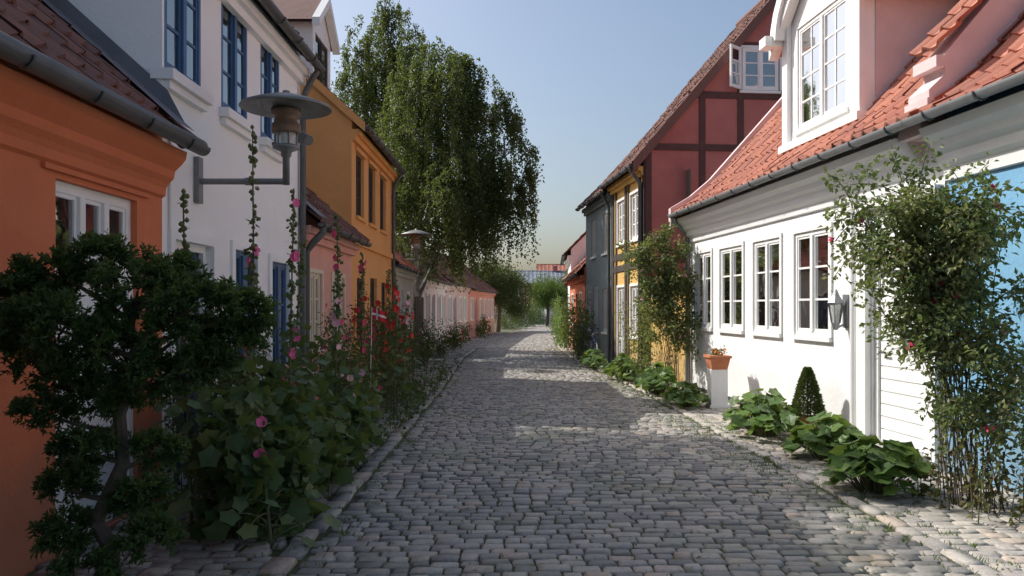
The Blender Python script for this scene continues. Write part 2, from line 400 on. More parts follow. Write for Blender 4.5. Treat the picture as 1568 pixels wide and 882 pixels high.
# --- pink low house
F=FLY(10.9);L=3.5
ops=[(.5,1.2,1.0,2.1),(1.9,2.8,1.0,2.1)]
h=house('pink_house',F,L,6,3.0,42,M_pink,M_tiled,ops,over=.27,gkey=M_gutd,fm=M_cream)
for o in ops: window(h,F,*o,2,3,sill='sills',casing=.06)
h.mat('flashing',M_lead)
h.g('flashing').poly([F(.0,.26,3.0-.26*t+.09),F(.55,.26,3.0-.26*t+.09),F(.55,-3,3.0+3*t+.09),F(0,-3,3.0+3*t+.09)])
h.g('gutter').tube([F(.05,.3,2.74),F(.05,.3,2.62),F(.05,.18,2.5),F(.05,.07,2.35),F(.05,.07,.1)],.05,10)
h.done()
# --- tall orange house
F=FLY(14.4);L=4.8
ops=[(.4,1.2,3.3,4.5),(1.7,2.5,3.3,4.5),(3.1,3.9,3.3,4.5),(.5,1.3,1.0,2.15),(1.9,2.7,.2,2.2),(3.3,4.1,1.0,2.15)]
h=house('tall_orange_house',F,L,6.4,5.08,42,M_ochre,M_tiled,ops,over=.25,gkey=M_gutd,fm=M_beam)
for o in ops: window(h,F,*o,2,3,sill='ochre_sills',rec=.06)
h.mat('ochre_sills',M_ochre);h.mat('dormer_walls',M_wpaint);h.mat('dormer_roof',M_tiled);h.mat('dormer_boards',M_wpaint)
h.g('ochre_sills').box(F,.003,L-.003,.001,.05,2.75,2.87)
for o in ops[:3]:
    h.g('ochre_sills').box(F,o[0]-.08,o[1]+.08,.001,.04,o[3],o[3]+.08)
dormer(h,F,1.2,2.7,-1.0,5.9,7.25,-2.9,(1.4,2.5,6.05,7.05),rise=.6)
g=h.g('verge');h.mat('verge',M_ochre)
g.poly([F(-.08,.26,5.08-.26*t+.07),F(-.08,-3.2,5.08+3.2*t+.07),F(-.08,-3.2,5.08+3.2*t-.1),F(-.08,.26,5.08-.26*t-.1)])
pipe(h,F,4.7,0,4.85)
h.done()
# --- grey low house
F,L=lframe((-3.0,19.3),(-3.0,24.2),'L')
ops=[(.5,1.3,.95,2.05),(1.9,2.8,.1,2.05),(3.5,4.3,.95,2.05)]
h=house('grey_house',F,L,4.6,2.85,40,M_grey,M_tile,ops,gkey=M_gutd,dm=M_dblue)
for i,o in enumerate(ops):
    if i==1: door(h,F,*o)
    else: window(h,F,*o,2,3,sill='sills')
h.done()
for nm,a,b,m,ev,rm in (('cottage_white',(-2.95,26.6),(-2.75,33),M_white,2.75,M_tiled),('cottage_pink',(-2.75,33.1),(-2.2,40),M_lpink,2.8,M_tiled),('cottage_salmon',(-2.2,40.1),(-1.1,50),M_pink,2.7,M_tiled)):
    F,L=lframe(a,b,'L')
    ops=[];u=.6;k=0
    while u+1<L:
        ops.append((u,u+.85,.1 if k==1 else .95,2.05));u+=1.55;k+=1
    h=house(nm,F,L,4.6,ev,38,m,rm,ops,gkey=M_gutd,dm=M_dblue,tw=.3)
    for i,o in enumerate(ops):
        if i==1: door(h,F,*o)
        else: window(h,F,*o,2,3,sill='sills',casing=.05)
    h.done()
g=G()
for i in range(15):
    y=24.3+i*.15;g.box(W0,-2.98,-2.94,y,y+.135,.03,1.9+.03*random.random(),0)
g.box(W0,-3.05,-2.99,24.25,26.55,.4,.5);g.box(W0,-3.05,-2.99,24.25,26.55,1.5,1.6)
g.make('wooden_gate',M_beam)

# ================= RIGHT SIDE
def xr(y): return 4.88-.0904*y
F,L=lframe((xr(7.7),7.7),(xr(15.5),15.5),'R')
uy=lambda y:(y-7.7)*1.004
W=[(uy(14.3),uy(15.15),1.22,2.6),(uy(12.82),uy(13.85),1.22,2.6),(uy(11.4),uy(12.37),1.22,2.6),(uy(9.95),uy(10.94),1.22,2.6)]
dr=(uy(7.95),uy(9.0),.1,2.12)
prof=[(.36,3.40),(.0,3.60),(-.4,3.94),(-3.4,7.3)]
h=house('white_cottage',F,L,6.8,3.6,48,M_white,M_tile,W+[dr],prof=prof,gkey=M_zinc,gside=M_lpink,corn=False)
for o in W: window(h,F,*o,2,3,rec=.0,fw=.055,sill='sills',casing=.06)
door(h,F,*dr,'door',.06,planks=1)
h.mat('pilaster',M_wpaint)
h.g('pilaster').box(F,uy(9.02),uy(9.2),.001,.07,.0,2.7);h.g('pilaster').box(F,uy(7.75),uy(7.93),.001,.07,.0,2.7);h.g('pilaster').box(F,uy(7.72),uy(9.24),.001,.09,2.7,2.79)
h.g('door_frame').box(F,dr[0]+.08,dr[1]-.08,-.055,-.02,2.0,2.045)
h.g('pilaster').tube([F(uy(9.32),.05,2.9),F(uy(9.32),.05,.1)],.035,10)
h.g('cornice').extr(F,.36,L+.004,[(.001,2.84),(.035,2.85),(.045,2.93),(.10,2.97),(.11,3.05),(.17,3.10),(.19,3.16),(.26,3.22),(.30,3.30),(.001,3.31)])
h.g('plinth').box(F,uy(9.25),L,.001,.012,0,.09)
h.mat('steps',M_stone)
h.g('steps').box(F,uy(7.85),uy(9.1),.0,.38,.0,.13)
h.mat('verge',M_lpink)
pp=[(.4,3.36),(0,3.60),(-.4,3.94),(-3.4,7.3)]
for (a,b) in zip(pp[:-1],pp[1:]):
    for uu0,uu1 in ((L,L+.14),):
        V=[F(uu,n,z+dz) for uu in (uu0,uu1) for (n,z) in (a,b) for dz in (-.25,.16)]
        h.g('verge').add(V,[[0,1,3,2],[4,5,7,6],[1,3,7,5],[0,2,6,4],[0,1,5,4],[2,3,7,6]])
V=[];P=[(.16,3.25),(.16,3.7),(.0,3.85),(.0,4.05),(-.3,4.40),(-3.4,7.9),(-3.4,3.0),(0,3.0)]
h.mat('parapet',M_lpink)
for uu in (0.,.34): h.g('parapet').poly([F(uu,n,z) for n,z in P])
for (a,b) in zip(P[:-2],P[1:-1]): h.g('parapet').poly([F(0,*a),F(.34,*a),F(.34,*b),F(0,*b)])
h.mat('kneeler',M_lpink)
for (na,nb_,za,zb) in ((.0,.19,3.5,3.62),(.0,.10,3.92,4.03),(.0,.26,3.26,3.38)): h.g('kneeler').box(F,-.02,.36,na,nb_,za,zb)
tiles(h.g('roof'),F,-.05,.40,[(.08,4.12),(-.3,4.48),(-3.4,7.98)],tw=.225)
h.mat('dormer_walls',M_wpaint);h.mat('dormer_roof',M_tile);h.mat('dormer_boards',M_wpaint);h.mat('dormer_cheeks',M_lpink)
d0,d1=uy(9.98),uy(12.2)
dormer(h,F,d0,d1,-.45,4.02,5.78,-2.6,(d0+.42,d1-.36,4.22,5.74),rise=1.0,eav=.28,cols=2,rows=4,sub=1)
for u in (d0-.012,d1+.012):
    h.g('dormer_cheeks').poly([F(u,-.6,3.9),F(u,-.6,5.78),F(u,-2.7,5.78),F(u,-2.7,3.9)])
for u in (d0-.02,d1-.16): h.g('dormer_boards').box(F,u,u+.18,-.46,-.38,4.0,5.9)
h.g('dormer_boards').box(F,d0-.05,d1+.05,-.5,-.33,3.95,4.06)
V=[];k=14
um=(d0+d1)/2;R=(d1-d0)/2+.1
for nn in (-.40,-.22):
    for rr in (1.,.84):
        for i in range(k+1):
            a=math.pi*i/k;V.append(F(um+R*rr*math.cos(a),nn,5.66+R*.8*rr*math.sin(a)))
q=k+1
FF=[]
for i in range(k): FF+= [[i,i+1,q+i+1,q+i],[2*q+i,2*q+i+1,3*q+i+1,3*q+i],[i,i+1,2*q+i+1,2*q+i],[q+i,q+i+1,3*q+i+1,3*q+i]]
h.g('dormer_boards').add(V,FF)
for u in (d0-.2,d1-.02): h.g('dormer_boards').box(F,u,u+.24,-.47,-.1,5.6,5.75)
h.g('gutter').tube([F(L-.02,.38,3.36),F(L-.02,.3,3.2),F(L-.02,.07,3.0),F(L-.02,.07,.1)],.045,10)
h.done()
FWC=F
# --- blue house
F,L=lframe((xr(1.5),1.5),(xr(7.66),7.66),'R')
ops=[(3.0,4.0,1.2,2.6),(.8,1.8,1.2,2.6)]
h=house('blue_house',F,L,6.8,3.6,48,M_blue,M_tile,ops,prof=[(.36,3.40),(.0,3.60),(-.4,3.94),(-3.4,7.3)],cornice=M_wpaint,corn=False)
for o in ops: window(h,F,*o,2,3,rec=.0,sill='sills',casing=.07)
h.g('cornice').extr(F,.01,L-.01,[(.001,2.80),(.035,2.81),(.045,2.93),(.10,2.97),(.11,3.05),(.17,3.10),(.19,3.16),(.26,3.22),(.30,3.30),(.001,3.31)])
h.done()
# --- red timber framed house
F,L=lframe((3.0,18),(2.70,21.3),'R')
ops=[(.5,1.3,3.2,4.3),(1.9,2.7,3.2,4.3),(.5,1.3,.9,2.1),(1.9,2.7,.1,2.1)]
h=house('red_timber_framed_house',F,L,7,5.15,49.5,M_yel,M_tiled,ops,over=.28,gside=M_red,gkey=M_gutd)
for o in ops: window(h,F,*o,2,3,sill='sills',casing=.06)
h.mat('timber_beams',M_beam);h.mat('gable_beams',M_beamr)
b=h.g('timber_beams')
for z in (.1,2.5,2.8,4.85): b.box(F,-.02,L,.002,.025,z,z+.16)
for u in (0,.35,1.45,1.75,2.8,L-.16): b.box(F,u-.02,u+.12,.003,.03,.26,4.85)
FGm=frame((3.0,18),(-F.N[0],-F.N[1]),(-F.D[0],-F.D[1]))
tt=math.tan(math.radians(49.5))
b=h.g('gable_beams')
for z,us in ((5.15,0),(6.35,1.0),(7.5,2.0),(2.6,0)):
    b.box(FGm,us,6.98-us,.002,.03,z,z+.15)
for u in (.0,1.25,2.15,3.1,4.3,5.5):
    zt=5.1+min(u,7-u)*tt;
    b.box(FGm,u+.01,u+.15,.003,.034,.2,max(zt-.05,5.1))
h.mat('rake_boards',M_tiled)
for s in (0,1):
    pts=[(-.3,5.15-.3*tt),(3.5,5.15+3.5*tt)] if s==0 else [(7.3,5.15-.3*tt),(3.5,5.15+3.5*tt)]
    V=[FGm(u,nn,z+dz) for nn in (.0,.12) for (u,z) in pts for dz in (-.2,.09)]
    h.g('rake_boards').add(V,[[0,1,3,2],[4,5,7,6],[1,3,7,5],[0,2,6,4]])
window(h,FGm,2.25,3.1,6.55,7.5,2,3,rec=-.07,curt=False,n=0,casing=.0)
h.g('room_interior').poly([FGm(2.25,.012,6.55),FGm(3.1,.012,6.55),FGm(3.1,.012,7.5),FGm(2.25,.012,7.5)])
h.g('window_frames').box(FGm,2.19,3.16,.0,.05,7.51,7.57);h.g('window_frames').box(FGm,2.19,3.16,.0,.08,6.48,6.54)
for (hu,sg) in ((2.23,-1),(3.12,1)):
    FC=frame(FGm(hu,.08,0)[:2],(sg*.75,-.66),( -.66*sg,-.75))
    window(h,FC,0,.42,6.55,7.5,1,3,rec=0,curt=False,fw=.035)
h.g('gutter').tube([F(.1,.3,4.85),F(.1,.3,4.7),F(.1,.08,4.4),F(.1,.08,.1)],.05,10)
h.done()
F2,L2=lframe((3.44,15.62),(3.12,17.95),'R')
h=H('yellow_garden_wall',F2,F2(L2/2,0,0));h.mat('wall_body',M_yel);h.mat('coping',M_tile)
h.g('wall_body').box(F2,0,L2,-.25,0,0,2.1)
tiles(h.g('coping'),F2,0,L2,[(.08,2.12),(-.125,2.28)],th=.3);tiles(h.g('coping'),F2,0,L2,[(-.33,2.12),(-.125,2.28)],th=.3)
h.done()
F,L=lframe((2.68,21.35),(2.34,25.2),'R')
ops=[(.5,1.2,3.1,4.2),(2.2,2.9,3.1,4.2),(.5,1.2,.9,2.1),(1.8,2.6,.1,2.2),(3.0,3.6,.9,2.1)]
h=house('grey_green_house',F,L,6,4.95,45,M_gg,M_tiled,ops,gkey=M_gutd,fm=M_grey)
for o in ops: window(h,F,*o,2,3,sill='sills')
pipe(h,F,.1,0,4.7)
h.done()
for nm,a,b,m,ev,rm,gs in (('orange_cottage',(2.3,25.3),(2.25,31),M_orange,2.9,M_tile,M_orange),('white_gabled_house',(2.3,31.1),(2.6,37),M_white,3.9,M_tiled,M_white),('yellow_cottage',(2.7,37.1),(3.6,46),M_yel,2.9,M_tile,M_yel),('white_row_house',(3.8,46.2),(6.5,60),M_white,3.0,M_tile,M_white)):
    F,L=lframe(a,b,'R');ops=[];u=.6;k=0
    while u+1<L:
        ops.append((u,u+.85,.1 if k==1 else .95,2.05));u+=1.6;k+=1
    h=house(nm,F,L,5,ev,45,m,rm,ops,gkey=M_gutd,tw=.3,gside=gs)
    for i,o in enumerate(ops):
        if i==1: door(h,F,*o)
        else: window(h,F,*o,2,3,sill='sills',casing=.05)
    h.mat('chimney',M_red);h.g('chimney').box(F,L*.4,L*.4+.5,-2.8,-2.3,ev+1.5,ev+3.3);h.g('chimney').box(F,L*.4-.04,L*.4+.54,-2.84,-2.26,ev+3.3,ev+3.42)
    h.done()
F=frame((.8,74),(1,0.05),(0,-1))
h=house('distant_white_house',F,3.2,4,1.9,40,M_white,M_tiled,[(.5,1.2,.6,1.5),(1.8,2.5,.6,1.5)],tw=.4);
for o in ((.5,1.2,.6,1.5),(1.8,2.5,.6,1.5)): window(h,F,*o,2,2)
h.done()
M_slate=surf('blue_slate',(.24,.27,.31),(.19,.21,.26),2,.6,.2,20)
F=frame((-6,112),(1,0),(0,-1));ops=[(1+i*2.2,2+i*2.2,3.4,4.8) for i in range(11)]+[(1+i*2.2,2+i*2.2,.6,2.2) for i in range(11)]
h=house('distant_long_building',F,26,9,5.0,22,M_grey,M_slate,ops,tw=.6)
for o in ops: window(h,F,*o,2,2,curt=False)
h.mat('chimneys',M_red)
for u in (5,12,15.5): h.g('chimneys').box(F,u,u+.6,-4.8,-4.2,6.2,7.6)
h.done()
F=frame((4,124),(1,0),(0,-1))
h=house('distant_red_roofed_building',F,9,8,5.6,35,M_grey,M_tile,[],tw=.6);h.done()

# ================= GROUND
def grd(name,c1,c2,c3):
    m,nt,p=newmat(name);n=noise(nt,1.1,8,.7);n2=noise(nt,14,6,.7)
    r=ramp(nt,n.outputs['Fac'],[(.35,c1),(.5,c2),(.65,c3)]);r2=ramp(nt,n2.outputs['Fac'],[(.3,(.6,.6,.6)),(.7,(1.2,1.2,1.2))])
    nt.links.new(mix(nt,1,r.outputs['Color'],r2.outputs['Color'],'MULTIPLY'),p.inputs['Base Color'])
    p.inputs['Roughness'].default_value=.95
    b=nt.nodes.new('ShaderNodeBump');b.inputs['Strength'].default_value=.6;b.inputs['Distance'].default_value=.02
    nt.links.new(n2.outputs['Fac'],b.inputs['Height']);nt.links.new(b.outputs[0],p.inputs['Normal']);return m
M_soil=grd('soil_and_grass',(.05,.075,.02),(.09,.075,.045),(.06,.08,.025))
M_joint=grd('mossy_joints',(.07,.065,.05),(.08,.10,.035),(.13,.11,.085))
g=G();S=400
g.add([(-S,-60,-.02),(S,-60,-.02),(S,500,-.02),(-S,500,-.02)],[[0,1,2,3]]);g.make('ground',M_soil)
yk=[-5,5,15,24,30,39,55,72,110]
lk=lambda y:float(np.interp(y,yk,[-1.45,-1.5,-1.52,-1.66,-1.5,-.9,.65,1.8,4]))
rk=lambda y:float(np.interp(y,yk,[3.1,2.75,2.4,1.85,1.75,2.05,2.95,4.3,7]))
g=G();ys=np.arange(-4,105,1.)
for a,b in zip(ys[:-1],ys[1:]): g.poly([(lk(a)-1.6,a,0.0),(rk(a)+2.2,a,0.0),(rk(b)+2.2,b,0.0),(lk(b)-1.6,b,0.0)])
g.make('street_bed',M_joint)
TP=np.array([(-.5,-.5,0),(.5,-.5,0),(.5,.5,0),(-.5,.5,0),(-.485,-.48,.6),(.485,-.48,.6),(.485,.48,.6),(-.485,.48,.6),(-.41,-.385,1),(.41,-.385,1),(.41,.385,1),(-.41,.385,1)])
TF=np.array([[0,1,5,4],[1,2,6,5],[2,3,7,6],[3,0,4,7],[4,5,9,8],[5,6,10,9],[6,7,11,10],[7,4,8,11],[8,9,10,11]])
def stones(name,f0,f1,y0,y1,wr,lr,mat,hr=(.014,.026),gap=.012,wav=.04,jit=.06,rot=.05):
    Vs=[];Rs=[];y=y0
    while y<y1:
        far=1 if y<38 else 1.5
        l=random.uniform(*lr)*far;x=f0(y)+random.uniform(0,.06);x1=f1(y);rowr=random.gauss(0,.08)
        while x<x1-.04:
            w=min(random.uniform(*wr)*far,x1-x+.02)
            cy=y+l/2+wav*math.sin(x*1.1+y*.13)+.02*math.sin(x*5+y*3)+random.uniform(-.01,.01)
            hgt=random.uniform(*hr);T=TP.copy()
            T[4:,:2]+=rng.uniform(-jit,jit,(8,2));T[4:,2]+=rng.uniform(-.12,.12,8)
            T=T*np.array([w-gap*random.uniform(.8,1.6),l-gap*random.uniform(.8,1.8),hgt]);a=random.uniform(-rot,rot);c,s_=math.cos(a),math.sin(a)
            T[:,:2]=T[:,:2]@np.array([[c,s_],[-s_,c]]);T+=np.array([x+w/2,cy,.001])
            Vs.append(T);Rs.append(np.full(12,min(1,max(0,random.random()+rowr))));x+=w
        y+=l
    n=len(Vs);V=np.concatenate(Vs);FF=(TF[None]+12*np.arange(n)[:,None,None]).reshape(-1,4)
    g=G();g.add(V,FF,0,np.concatenate(Rs));return g.make(name,mat,None,True)
def stonem(name,cols,rough,patch):
    m,nt,p=newmat(name)
    a=nt.nodes.new('ShaderNodeAttribute');a.attribute_name='rnd'
    r=ramp(nt,a.outputs['Fac'],cols);r.color_ramp.interpolation='LINEAR'
    n=noise(nt,30,7,.75);r2=ramp(nt,n.outputs['Fac'],[(.3,(.68,.68,.68)),(.7,(1.28,1.28,1.26))])
    c=mix(nt,1,r.outputs['Color'],r2.outputs['Color'],'MULTIPLY')
    n3=noise(nt,.8,6,.65);r3=ramp(nt,n3.outputs['Fac'],[(.47,(0,0,0)),(.7,(patch,)*3)])
    c=mix(nt,r3.outputs['Color'],c,(.17,.19,.08))
    nt.links.new(c,p.inputs['Base Color'])
    r4=ramp(nt,n.outputs['Fac'],[(.3,(rough-.1,)*3),(.7,(rough+.15,)*3)]);nt.links.new(r4.outputs['Color'],p.inputs['Roughness'])
    b=nt.nodes.new('ShaderNodeBump');b.inputs['Strength'].default_value=.6;b.inputs['Distance'].default_value=.01
    nt.links.new(n.outputs['Fac'],b.inputs['Height']);nt.links.new(b.outputs[0],p.inputs['Normal']);return m
M_sett=stonem('granite_setts',[(0,(.17,.16,.155)),(.3,(.25,.235,.22)),(.6,(.32,.295,.27)),(.85,(.40,.36,.32)),(1,(.38,.30,.25))],.5,.45)
M_pave=stonem('warm_cobbles',[(0,(.33,.30,.28)),(.4,(.43,.39,.35)),(.75,(.46,.42,.37)),(1,(.46,.37,.31))],.65,.22)
stones('cobbled_street',lambda y:lk(y)+.17,lambda y:rk(y)-.02,1.5,80,(.11,.205),(.10,.135),M_sett)
stones('pavement_cobbles',lambda y:rk(y)+.14,lambda y:min(rk(y)+1.9,xr(y) if y<18 else rk(y)+.8),1.5,60,(.12,.24),(.09,.15),M_pave,hr=(.012,.022),wav=.02,jit=.05,rot=.06,gap=.01)
stones('left_pavement_cobbles',lambda y:lk(y)-1.4,lambda y:lk(y)-.02,1.5,50,(.12,.24),(.1,.16),M_sett,hr=(.02,.035))
stones('kerb_stones',lambda y:rk(y)-.01,lambda y:rk(y)+.13,1.5,60,(.14,.15),(.18,.34),M_pave,hr=(.026,.036))
stones('border_stones',lambda y:lk(y)-.01,lambda y:lk(y)+.16,1.5,60,(.16,.18),(.2,.32),M_sett,hr=(.03,.045))

# ================= VEGETATION
def unit(a): return a/(np.linalg.norm(a,axis=1)[:,None]+1e-9)
def leaves(g,C,T,N,L,Wd,m,rnd,shape='d'):
    n=len(C)
    if n==0:return
    T=unit(T);B=unit(np.cross(N,T));N=unit(np.cross(T,B))
    L=np.broadcast_to(L,(n,))[:,None];Wd=np.broadcast_to(Wd,(n,))[:,None]
    if shape=='d':
        V=np.stack([C,C+T*L*.45+B*Wd*.5+N*Wd*.18,C+T*L-N*L*.1,C+T*L*.45-B*Wd*.5+N*Wd*.18],1).reshape(-1,3)
        F_=np.arange(n)[:,None]*4+np.arange(4)
        g.add(V,F_,m,np.repeat(rnd,4))
    else:
        k=10 if shape=='lobed' else 8
        a=np.arange(k)/k*2*math.pi
        rad=1+.16*np.cos(a*5) if shape=='lobed' else np.ones(k)
        P=[C+T*L*.5-N*L*.07]
        for i in range(k):
            P.append(C+T*L*.5+T*L*.5*math.cos(a[i])*rad[i]+B*Wd*.5*math.sin(a[i])*rad[i]+N*(L*.06*math.cos(2*a[i]))-N*L*.08*max(0,math.cos(a[i])))
        V=np.stack(P,1).reshape(-1,3)
        F1=np.array([[0,1+i,1+(i+1)%k] for i in range(k)])
        g.add(V,(np.arange(n)[:,None,None]*(k+1)+F1[None]).reshape(-1,3),m,np.repeat(rnd,k+1))
def rdir(n,up=0):
    a=rng.normal(size=(n,3));a[:,2]+=up;return unit(a)
def bez(a,b,c,k=10):
    t=np.linspace(0,1,k)[:,None];return (1-t)**2*np.array(a)+2*t*(1-t)*np.array(b)+t*t*np.array(c)
def along(path,t):
    k=len(path)-1;x=np.clip(t*k,0,k-1e-6);i=x.astype(int);f=(x-i)[:,None];return path[i]*(1-f)+path[i+1]*f
def caneplant(g,canes,n_per,spread,L,Lv,asp,lm=0,sm=1,shape='d',t0=.1,taper=0,crad=.006,droop=0,rb=(.2,.9)):
    for c in canes:
        c=np.asarray(c);n=rng.poisson(n_per)
        t=t0+(1-t0)*rng.random(n)**.85
        base=along(c,t);off=rdir(n)*spread*(1-taper*t)[:,None]*rng.random((n,1))**.5
        C=base+off;T=unit(off+rdir(n)*spread*.6+np.array([0,0,-droop]));N=rdir(n,1.2)
        sz=L*(1-taper*t)*(1+Lv*rng.uniform(-1,1,n))
        r=rng.uniform(*rb)+rng.uniform(-.25,.25,n)
        leaves(g,C,T,N,sz,sz*asp,lm,np.clip(r,0,1),shape)
        g.tube(c,np.linspace(crad,crad*.4,len(c)),5,sm,.5)
def clumps(g,ells,ncl,nl,cr,L,asp,m=0,shape='d',up=.5,shell=.55,flat=1.):
    vol=np.array([e[3]*e[4]*e[5] for e in ells])**(2/3);vol/=vol.sum()
    for e,v in zip(ells,vol):
        k=max(3,int(ncl*v));d=rdir(k);rr=(shell+(1-shell)*rng.random((k,1))**.6)
        P=np.array(e[:3])+d*rr*np.array(e[3:6])
        for p in P:
            n=rng.poisson(nl);q=rng.normal(size=(n,3))*cr*np.array([1,1,flat])
            C=p+q;T=unit(q+rdir(n)*cr*.7+np.array([0,0,cr*up]));r=np.clip(rng.uniform(.15,.85)+rng.uniform(-.22,.22,n),0,1)
            leaves(g,C,T,rdir(n,1),L*rng.uniform(.6,1.3,n),L*asp,m,r,shape)
ML_birch=leafm('birch_leaf',(.06,.085,.03),(.09,.12,.04),(.12,.15,.055),.42)
ML_yew=leafm('yew_needle',(.025,.055,.018),(.048,.095,.028),(.10,.16,.045),.28,.5)
ML_holly=leafm('hollyhock_leaf',(.055,.10,.035),(.09,.15,.05),(.17,.2,.07),.33)
ML_rose=leafm('rose_leaf',(.09,.13,.055),(.14,.19,.08),(.26,.26,.11),.42)
ML_shrub=leafm('shrub_leaf',(.045,.075,.025),(.075,.12,.04),(.14,.18,.06),.33)
ML_dark=leafm('dark_shrub_leaf',(.035,.06,.022),(.055,.09,.03),(.095,.125,.05),.28)
ML_light=leafm('ladys_mantle_leaf',(.07,.13,.035),(.11,.20,.05),(.18,.27,.07),.38)
ML_stem=surf('green_stem',(.12,.14,.06),(.10,.09,.05),8,.8,.1,40)
def flw(name,c): return surf(name,c,tuple(x*.8 for x in c),20,.7,0)
MF_pink=flw('pink_petals',(.85,.16,.34));MF_red=flw('red_petals',(.75,.05,.04));MF_lp=flw('pale_pink_petals',(.85,.48,.52));MF_crim=flw('crimson_petals',(.7,.07,.18));MF_or=flw('orange_petals',(.85,.3,.1))

# --- weeping birch
def weeping(name,base,lobes,ns,nl,top,hang=(1.0,2.3),lm=ML_birch,L=.078,zmin=2.0):
    g=G()
    x,y=base
    trunk=np.array([(x,y,0),(x+.05,y,1.5),(x+.1,y+.05,3),(x+.25,y,5),(x+.3,y+.1,7),(x+.2,y,top)])
    g.tube(trunk,[.24,.2,.17,.13,.08,.03],10,1,.5)
    vol=np.array([l[3]*l[4]*l[5] for l in lobes])**.75;vol/=vol.sum()
    for l,v in zip(lobes,vol):
        c=np.array(l[:3]);zb=max(1.5,c[2]-2.2);bp=along(trunk,np.array([min(.95,zb/top)]))[0]
        g.tube(bez(bp,(bp+c)/2+np.array([0,0,.8]),c+np.array([0,0,l[5]*.4]),8),np.linspace(.08,.02,8),6,1,.5)
        for _ in range(7):
            e=c+rdir(1)[0]*np.array(l[3:6])*.75;e[2]=max(e[2],c[2]);g.tube(bez(c,(c+e)/2+np.array([0,0,.4]),e,6),np.linspace(.025,.006,6),4,1,.5)
        nb=int(ns*v/7)+3
        for b in range(nb):
            d=rdir(1,.3)[0];rr=.45+.65*rng.random()**.7
            pb=c+d*rr*np.array(l[3:6]);hb=rng.uniform(*hang)*(1.35 if rng.random()<.3 else .8);tone=rng.uniform(.05,.8)
            hb=min(hb,max(.7,pb[2]-zmin+.2))
            for i in range(rng.poisson(7)+1):
                p=pb+rng.normal(size=3)*np.array([.08,.08,.1]);h_=hb*rng.uniform(.55,1.1)
                out=np.array([d[0],d[1],0])*rng.uniform(.05,.25)
                q=p+out+np.array([0,0,.15]);e=p+out*1.3+np.array([rng.normal()*.05,rng.normal()*.05,-h_]);e[2]=max(e[2],zmin+rng.random()*.9)
                path=bez(p,q,e,7);n=rng.poisson(nl*h_/1.5)
                C=along(path,rng.random(n)**.9)+rng.normal(size=(n,3))*.04
                T=rdir(n)+np.array([0,0,-1.1]);r=np.clip(tone+rng.uniform(-.2,.2,n),0,1)
                sz=L*rng.uniform(.7,1.25,n);leaves(g,C,T,rdir(n),sz,sz*.75,0,r)
    return g.make(name,[lm,M_birchbark])
weeping('weeping_birch_tree',(-3.2,25.4),[(-2.5,26,8.5,1.4,1.5,1.7),(-1.8,26,8.8,.9,1.2,1.0),(-.9,26,7.6,1.1,1.3,1.4),(-.25,25.7,6.4,.9,1.2,1.1),(-.3,25.6,5.1,.85,1.1,.8),(-2.1,25.4,5.9,1.6,1.7,1.5),(-3.3,26,7.0,1.1,1.4,1.6),(-1.2,25.3,4.7,1.0,1.4,.9),(-2.3,24.0,4.7,1.0,1.2,1.0),(-4.2,24.0,5.4,.9,1.2,.9),(-4.4,26.4,5.4,1.0,1.2,1.0),(-1.9,26.2,3.9,1.,1.2,.7)],3300,34,9.5,zmin=1.9)
weeping('weeping_birch_tree',(-5.2,31.5),[(-4.7,31,12.0,1.2,1.2,1.4),(-5.7,31,11.2,1.0,1.1,1.5),(-6.1,31,9.6,.9,1.,1.3),(-5.2,31,8.3,1.4,1.3,1.4),(-4.0,31,10.3,1.2,1.2,1.6),(-6.0,31.2,6.8,1.0,1,1.1)],1500,34,11.2)
def roundtree(name,base,h,ells,lm,ncl,nl,cr,L,asp=.6):
    g=G();x,y=base;g.tube([(x,y,0),(x+.1,y,h*.3),(x,y+.1,h*.6)],[.16,.12,.07],8,1,.5)
    for e in ells: g.tube(bez((x+.05,y,h*.35),((x+e[0])/2,(y+e[1])/2,h*.6),e[:3],7),np.linspace(.07,.02,7),5,1,.5)
    clumps(g,ells,ncl,nl,cr,L,asp,0,shell=.3);return g.make(name,[lm,M_bark])
roundtree('garden_tree',(-9.3,12.4),9,[(-6.9,11.4,8.,1.2,1.3,1.4),(-6.2,13.0,8.2,1.1,1.2,1.1),(-8.0,12.2,8.3,1.2,1.3,1.3),(-5.8,11.9,8.9,.9,1.1,.8),(-7.2,13.7,7.6,1.,1.,1.),(-7.9,11.0,9.6,1.,1.,1.)],ML_shrub,185,80,.17,.12)
roundtree('dark_street_tree',(-.9,51),4.5,[(-.6,51,2.9,1.3,1.3,1.4),(.3,52,2.1,1.0,1,1.5),(-1.6,50,3.2,1.,1,1.2)],ML_dark,260,60,.2,.13)
roundtree('light_street_tree',(2.9,66),4.4,[(2.9,66,3.0,1.3,1.2,1.2),(3.7,66,2.4,1.0,1,1.),(2.2,66,2.2,.9,1,1.)],ML_light,200,50,.2,.14)
roundtree('distant_tree',(-3,88),6,[(-3,88,4.5,2.5,2,2.2),(-6,90,4,2.5,2,2)],ML_dark,200,50,.3,.2)
roundtree('distant_tree',(8,90),6,[(8,88,4,3,2,2.2),(5.4,90,2.6,1.6,2,1.4)],ML_shrub,200,50,.3,.2)
g=G();clumps(g,[(1.2,64,.8,1.3,1,.8),(-.2,58,.7,.9,1.5,.9),(2.2,72,.5,1,1,.7)],160,50,.15,.1,.6);g.make('distant_hedge',ML_dark)

